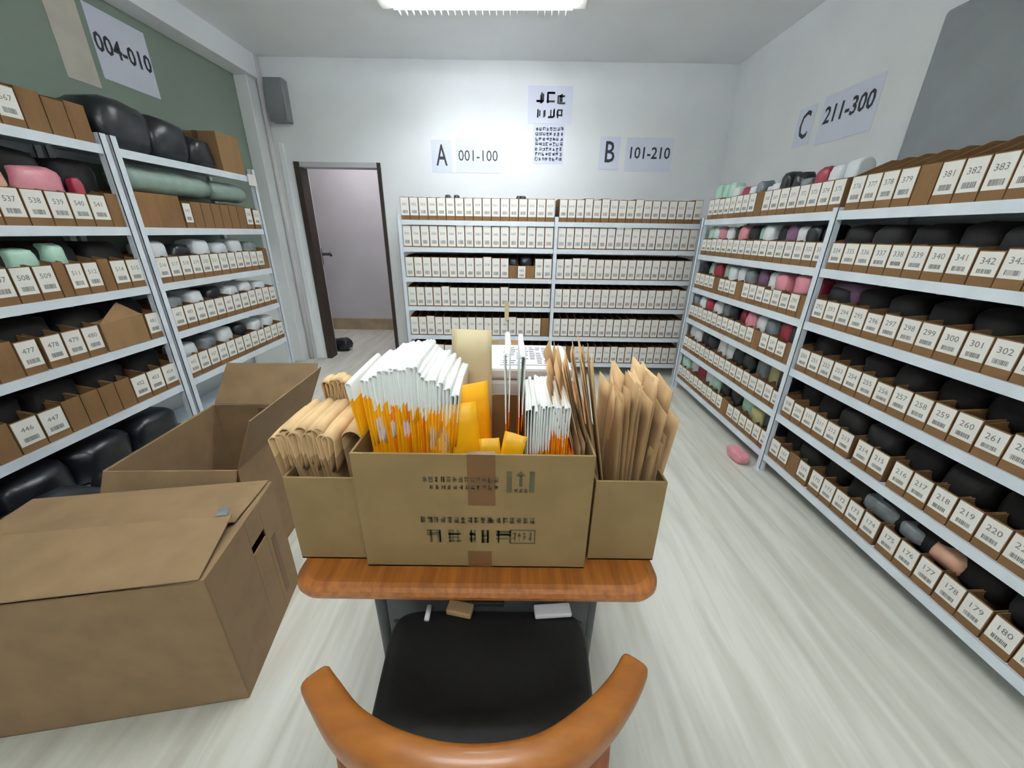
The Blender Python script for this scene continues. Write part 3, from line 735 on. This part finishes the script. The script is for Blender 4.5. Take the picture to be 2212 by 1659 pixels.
# mailers turned with their yellow face to the camera
def sheet(name, m, cx, cy, z0, z1, w_, rz, tilt, label, cat, group=None, th=.004, roll=0, mats=None, split=None, sx=1):
    mb = MB(); n = 6; m_ = 8; rings = []
    h_ = z1-z0; vs = []; fs = []; mis = []
    for side in (0, 1):
        for j in range(m_+1):
            for i in range(n+1):
                u_ = i/n*2-1; v_ = j/m_
                edge = (1-abs(u_)**6)*(1-abs(v_*2-1)**8)
                yy = (th/2*edge+.0004)*(1 if side else -1)
                vs.append((u_*w_/2, yy+math.sin(u_*2+v_*3)*.003*v_, v_*h_))
    K = (n+1)*(m_+1)
    for side in (0, 1):
        for j in range(m_):
            for i in range(n):
                a = side*K+j*(n+1)+i; f_ = (a, a+1, a+n+2, a+n+1); fs.append(f_ if not side else f_[::-1]); mis.append(0 if split is None or z0+(j+.5)/m_*h_ < split else 1)
    for j in range(m_):
        for i in (0, n):
            a = j*(n+1)+i; fs.append((a, a+n+1, a+n+1+K, a+K)); mis.append(0 if split is None or z0+(j+.5)/m_*h_ < split else 1)
    for i in range(n):
        for j in (0, m_):
            a = j*(n+1)+i; fs.append((a, a+1, a+1+K, a+K)); mis.append(0 if split is None or j == 0 else 1)
    mb.v, mb.f, mb.mi = vs, fs, mis
    o = mb.build(name, mats or [m], None, True, loc=(cx, cy, z0))
    o.rotation_mode = 'ZYX'; o.rotation_euler = (tilt, roll, rz)
    return tag(o, label, cat, group)
sheet('mailer_bag', 'yellow', -.088, .672, ZT+.008, 1.098, .105, math.radians(10), math.radians(-3), 'plain yellow mailer facing the camera, right of the white-topped fan', 'mailer', roll=math.radians(-6))
sheet('mailer_bag', 'yellow', -.062, .70, ZT+.008, 1.125, .085, math.radians(35), math.radians(-6), 'taller plain yellow mailer standing behind the facing one', 'mailer', roll=math.radians(-4))
sheet('mailer_bag', 'yellow', -.040, .655, ZT+.008, 1.055, .045, math.radians(-4), 0, 'narrow bright yellow mailer corner at carton centre, behind the tape', 'mailer', roll=math.radians(10))
sheet('mailer_bag', 'yellow', -.012, .648, ZT+.008, 1.045, .040, math.radians(8), 0, 'small bright yellow mailer corner right of the narrow one', 'mailer', roll=math.radians(-6))
for i, (x, zt_, ln, lb) in enumerate(((-.002, 1.205, -.006, 'left'), (.018, 1.20, .004, 'right'))):
    o = folded('mailer_bag', ['white_film', 'orange'], x, .70, .86, ZT+.008, zt_, .0055, ln, 1.06, seed=50+i, short=.16, thick=.0018)
    tag(o, 'tall thin white and orange mailer at carton centre, %s one of the pair' % lb, 'mailer')
N = 16
for i in range(N):
    t_ = i/(N-1); x = .036+.078*t_
    o = folded('mailer_bag', ['white_film', 'orange' if i % 2 else 'yellow'], x, .668+rm.uniform(0, .01), .83, ZT+.008, 1.105+rm.uniform(-.008, .006), .0028+rm.uniform(0, .0006), .004*(t_-.5), (.985 if t_ < .55 else 1.03)+rm.uniform(-.015, .015), seed=80+i, short=.13)
    tag(o, 'white plastic mailer with orange foot, in the short right stack of the widest carton', 'mailer', 'white mailers in the right stack of the widest carton')
for i in range(3):
    sheet('mailer_bag', 'orange', .126+.007*i, .70, ZT+.008, 1.01-.012*i, .15, math.radians(88), 0, 'orange mailer edge-on beside the white stack, widest carton', 'mailer', 'orange mailers beside the white stack', th=.005)
for i in range(2):
    sheet('cardboard_sheet', 'card', .141+.008*i, .75, ZT+.008, 1.03+.01*i, .22, math.radians(90), 0, 'flat cardboard sheet against the right side of the widest carton', 'cardboard', 'cardboard sheets in the widest carton', th=.004)
# cream paper bag rising behind the white fan
cbag = sheet('paper_bag', 'cream', -.098, .872, ZT+.008, 1.200, .10, math.radians(-3), math.radians(-4), 'cream paper bag standing up at the back of the widest carton', 'paper bag', th=.022)
# left carton: folded kraft bags with open loops
for i in range(11):
    t_ = i/10; x = -.435+.098*t_
    o = folded('kraft_bag', ['kraft_l', 'kraft'], x, .655+rm.uniform(0, .01), .80, ZT+.008, 1.050+rm.uniform(-.010, .012)-.01*abs(t_-.3), .0105+rm.uniform(0, .003), -.040+.012*t_, .99, thick=.0022, seed=120+i, short=.075, bow=-.006)
    tag(o, 'folded kraft paper bag with open loop in the left carton, front row', 'paper bag', 'front kraft bags in the left carton')
for i in range(8):
    t_ = i/7; x = -.415+.060*t_
    o = folded('kraft_bag', ['kraft_l', 'kraft'], x, .808, .848, ZT+.008, 1.098+rm.uniform(-.006, .006), .0095, -.016+.01*t_, 1.02, thick=.0022, seed=140+i, short=.06)
    tag(o, 'folded kraft paper bag standing taller at the back of the left carton', 'paper bag', 'rear kraft bags in the left carton')
o = folded('kraft_bag', ['kraft_l', 'kraft'], -.338, .69, .84, ZT+.008, 1.035, .022, .004, .99, thick=.0025, seed=151, short=.13)
tag(o, 'kraft paper bag with the widest open loop, right side of the left carton', 'paper bag')
# right carton: kraft envelopes, three sheaves
k = 0
for i in range(22):
    t_ = i/21
    sheet('kraft_envelope', 'kraft_l' if i % 3 else 'kraft', .195+.045*t_, .73+.09*(i % 4)/3, ZT+.006, 1.185+rm.uniform(-.022, .018), .105, math.radians(84+rm.uniform(-6, 6)), rm.uniform(-.05, .05), 'kraft envelope leaning left in the tall sheaf of the right carton', 'envelope', 'tall left-leaning kraft envelopes', th=.003, roll=math.radians(-17+7*t_))
for i in range(26):
    t_ = i/25
    sheet('kraft_envelope', 'kraft_l' if i % 3 else 'kraft', .228+.055*t_, .72+.10*(i % 3)/2, ZT+.006, 1.120+rm.uniform(-.02, .03)+(.03 if i > 21 else 0), .105, math.radians(90+rm.uniform(-6, 6)), rm.uniform(-.09, .09), 'kraft envelope upright in the middle sheaf of the right carton', 'envelope', 'upright middle kraft envelopes', th=.003, roll=math.radians(-2+7*t_))
for i in range(14):
    t_ = i/13
    sheet('kraft_envelope', 'kraft_l' if i % 3 else 'kraft', .275+.032*t_, .72+.05*(i % 3)/2, ZT+.006, 1.025+rm.uniform(-.015, .02)+(.05 if i == 13 else 0), .11, math.radians(90+rm.uniform(-5, 5)), rm.uniform(-.07, .07), 'short kraft envelope in the right sheaf of the right carton', 'envelope', 'short right kraft envelopes', th=.003, roll=math.radians(1+4*t_))
# behind the cartons on the table
pb = empty('white_plastic_box', (.015, 1.06, ZT)); tag(pb, 'white plastic box with a printed sheet on its lid behind the widest carton', 'box')
MB().box(-.145, .145, -.11, .11, 0, .30).build('box_body', 'white_plastic', pb, bevel=.012)
MB().box(-.150, .150, -.115, .115, .302, .335).build('lid', 'white_plastic', pb, bevel=.008)
sh = MB().box(-.045, .10, -.09, .09, .336, .3375)
rnd = random.Random(4)
for i in range(9):
    for j in range(7):
        if rnd.random() < .8: sh.box(-.038+j*.019, -.026+j*.019+rnd.uniform(0, .005), -.08+i*.018, -.074+i*.018, .3376, .338, 1)
sh.build('printed_sheet', ['paper', 'ink'], pb)
carton('small_brown_box', -.085, .035, 1.22, 1.36, ZT, ZT+.30, 'card_d', 'small brown box behind the white plastic box on the table')

# things on the seat under the table edge are built after the chair
# ------------------------------------------------------------------ chair
CH = empty('wooden_chair', (-.05, .50, 0)); tag(CH, 'wooden chair with curved horn-shaped back rail and black padded seat', 'chair')
def catmull(P, n=8):
    out = []
    for i in range(len(P)-1):
        p0 = P[max(0, i-1)]; p1 = P[i]; p2 = P[i+1]; p3 = P[min(len(P)-1, i+2)]
        for k in range(n):
            t = k/n; out.append(.5*((2*p1)+(p2-p0)*t+(2*p0-5*p1+4*p2-p3)*t*t+(3*p1-p0-3*p2+p3)*t**3))
    out.append(P[-1]); return out
def sweep(pts, ws, hs, n=16, sq=.6, tilt=0):
    rings = []
    for i, p in enumerate(pts):
        a = pts[max(0, i-1)]; b_ = pts[min(len(pts)-1, i+1)]; t = (b_-a).normalized()
        side = t.cross(Vector((0,0,1))).normalized(); up = side.cross(t).normalized(); ring = []
        for k in range(n):
            c_, s_ = math.cos(2*math.pi*k/n), math.sin(2*math.pi*k/n)
            ring.append(p+side*ws[i]*math.copysign(abs(c_)**sq, c_)+up*hs[i]*math.copysign(abs(s_)**sq, s_))
        rings.append(ring)
    return rings
# control points (x, y, z) in world, then made local to the chair
ctrl = [(-.322, .402, .722), (-.290, .372, .728), (-.225, .318, .742), (-.14, .278, .758), (-.05, .262, .764), (.045, .277, .758), (.125, .325, .744), (.188, .383, .730), (.226, .432, .722)]
P = catmull([Vector(p)-Vector((-.05, .50, 0)) for p in ctrl], 7)
nP = len(P)
ws = [.0235*(.55 if i in (0, nP-1) else .93 if i in (1, nP-2) else 1)+.004*math.sin(math.pi*i/(nP-1)) for i in range(nP)]
hs = [.0165*(.55 if i in (0, nP-1) else .92 if i in (1, nP-2) else 1)+.020*math.sin(math.pi*i/(nP-1))**1.5 for i in range(nP)]
MB().loft(sweep(P, ws, hs)).build('back_rail', 'wood', CH, smooth=True)
# padded seat
mb = MB(); rings = []
def seat_ring(z, ins):
    pts = []
    for k in range(64):
        a = 2*math.pi*k/64; c_, s_ = math.cos(a), math.sin(a)
        x = math.copysign(abs(c_)**.27, c_); y = math.copysign(abs(s_)**.27, s_)
        yy = .50+.028+y*(.212-ins); hw = .232+.032*((y+1)/2)-ins
        pts.append(Vector((x*hw, yy-.50, z)))
    return pts
for z, ins in ((.405, .03), (.410, .006), (.425, 0), (.440, .002), (.450, .012), (.456, .04), (.459, .10), (.459, .16)):
    rings.append(seat_ring(z, ins))
mb.loft(rings); mb.build('seat', 'black', CH, smooth=True)
MB().box(-.205, .205, -.17, .20, .365, .404).build('seat_frame', 'wood_v', CH, bevel=.005)
for sx in (-1, 1):
    x0 = sx*.188
    MB().tube([(sx*.215, -.225, 0), (sx*.205, -.205, .25), (sx*.200, -.188, .42), (sx*.196, -.178, .60), (sx*.193, -.172, .733)], [.012, .017, .021, .017, .013], 14).build('leg', 'wood_v', CH, smooth=True)
    MB().tube([(sx*.225, .20, 0), (sx*.212, .185, .25), (sx*.200, .175, .40)], [.012, .017, .020], 14).build('leg', 'wood_v', CH, smooth=True)
MB().tube([(-.205, -.19, .40), (.205, -.19, .40)], .013, 10).build('stretcher', 'wood_v', CH, smooth=True)
# small things lying at the front of the seat
o = MB().box(-.05, .05, -.018, .018, 0, .014).build('white_packet', 'white_plastic', None, loc=(.122, .724, .457), rot=(0,0,.08), bevel=.004); tag(o, 'flat white packet lying on the seat front under the table, right', 'packet')
o = MB().box(-.035, .035, -.018, .018, 0, .018).build('brown_packet', 'kraft', None, loc=(-.13, .724, .457), rot=(0,0,-.2), bevel=.004); tag(o, 'small brown packet lying on the seat front under the table', 'packet')
o = MB().tube([(0, -.022, .008), (0, .018, .008)], .007, 12).build('white_tube', 'white_plastic', None, loc=(-.215, .715, .456), smooth=True); tag(o, 'thin white tube lying on the left front corner of the seat', 'tube')
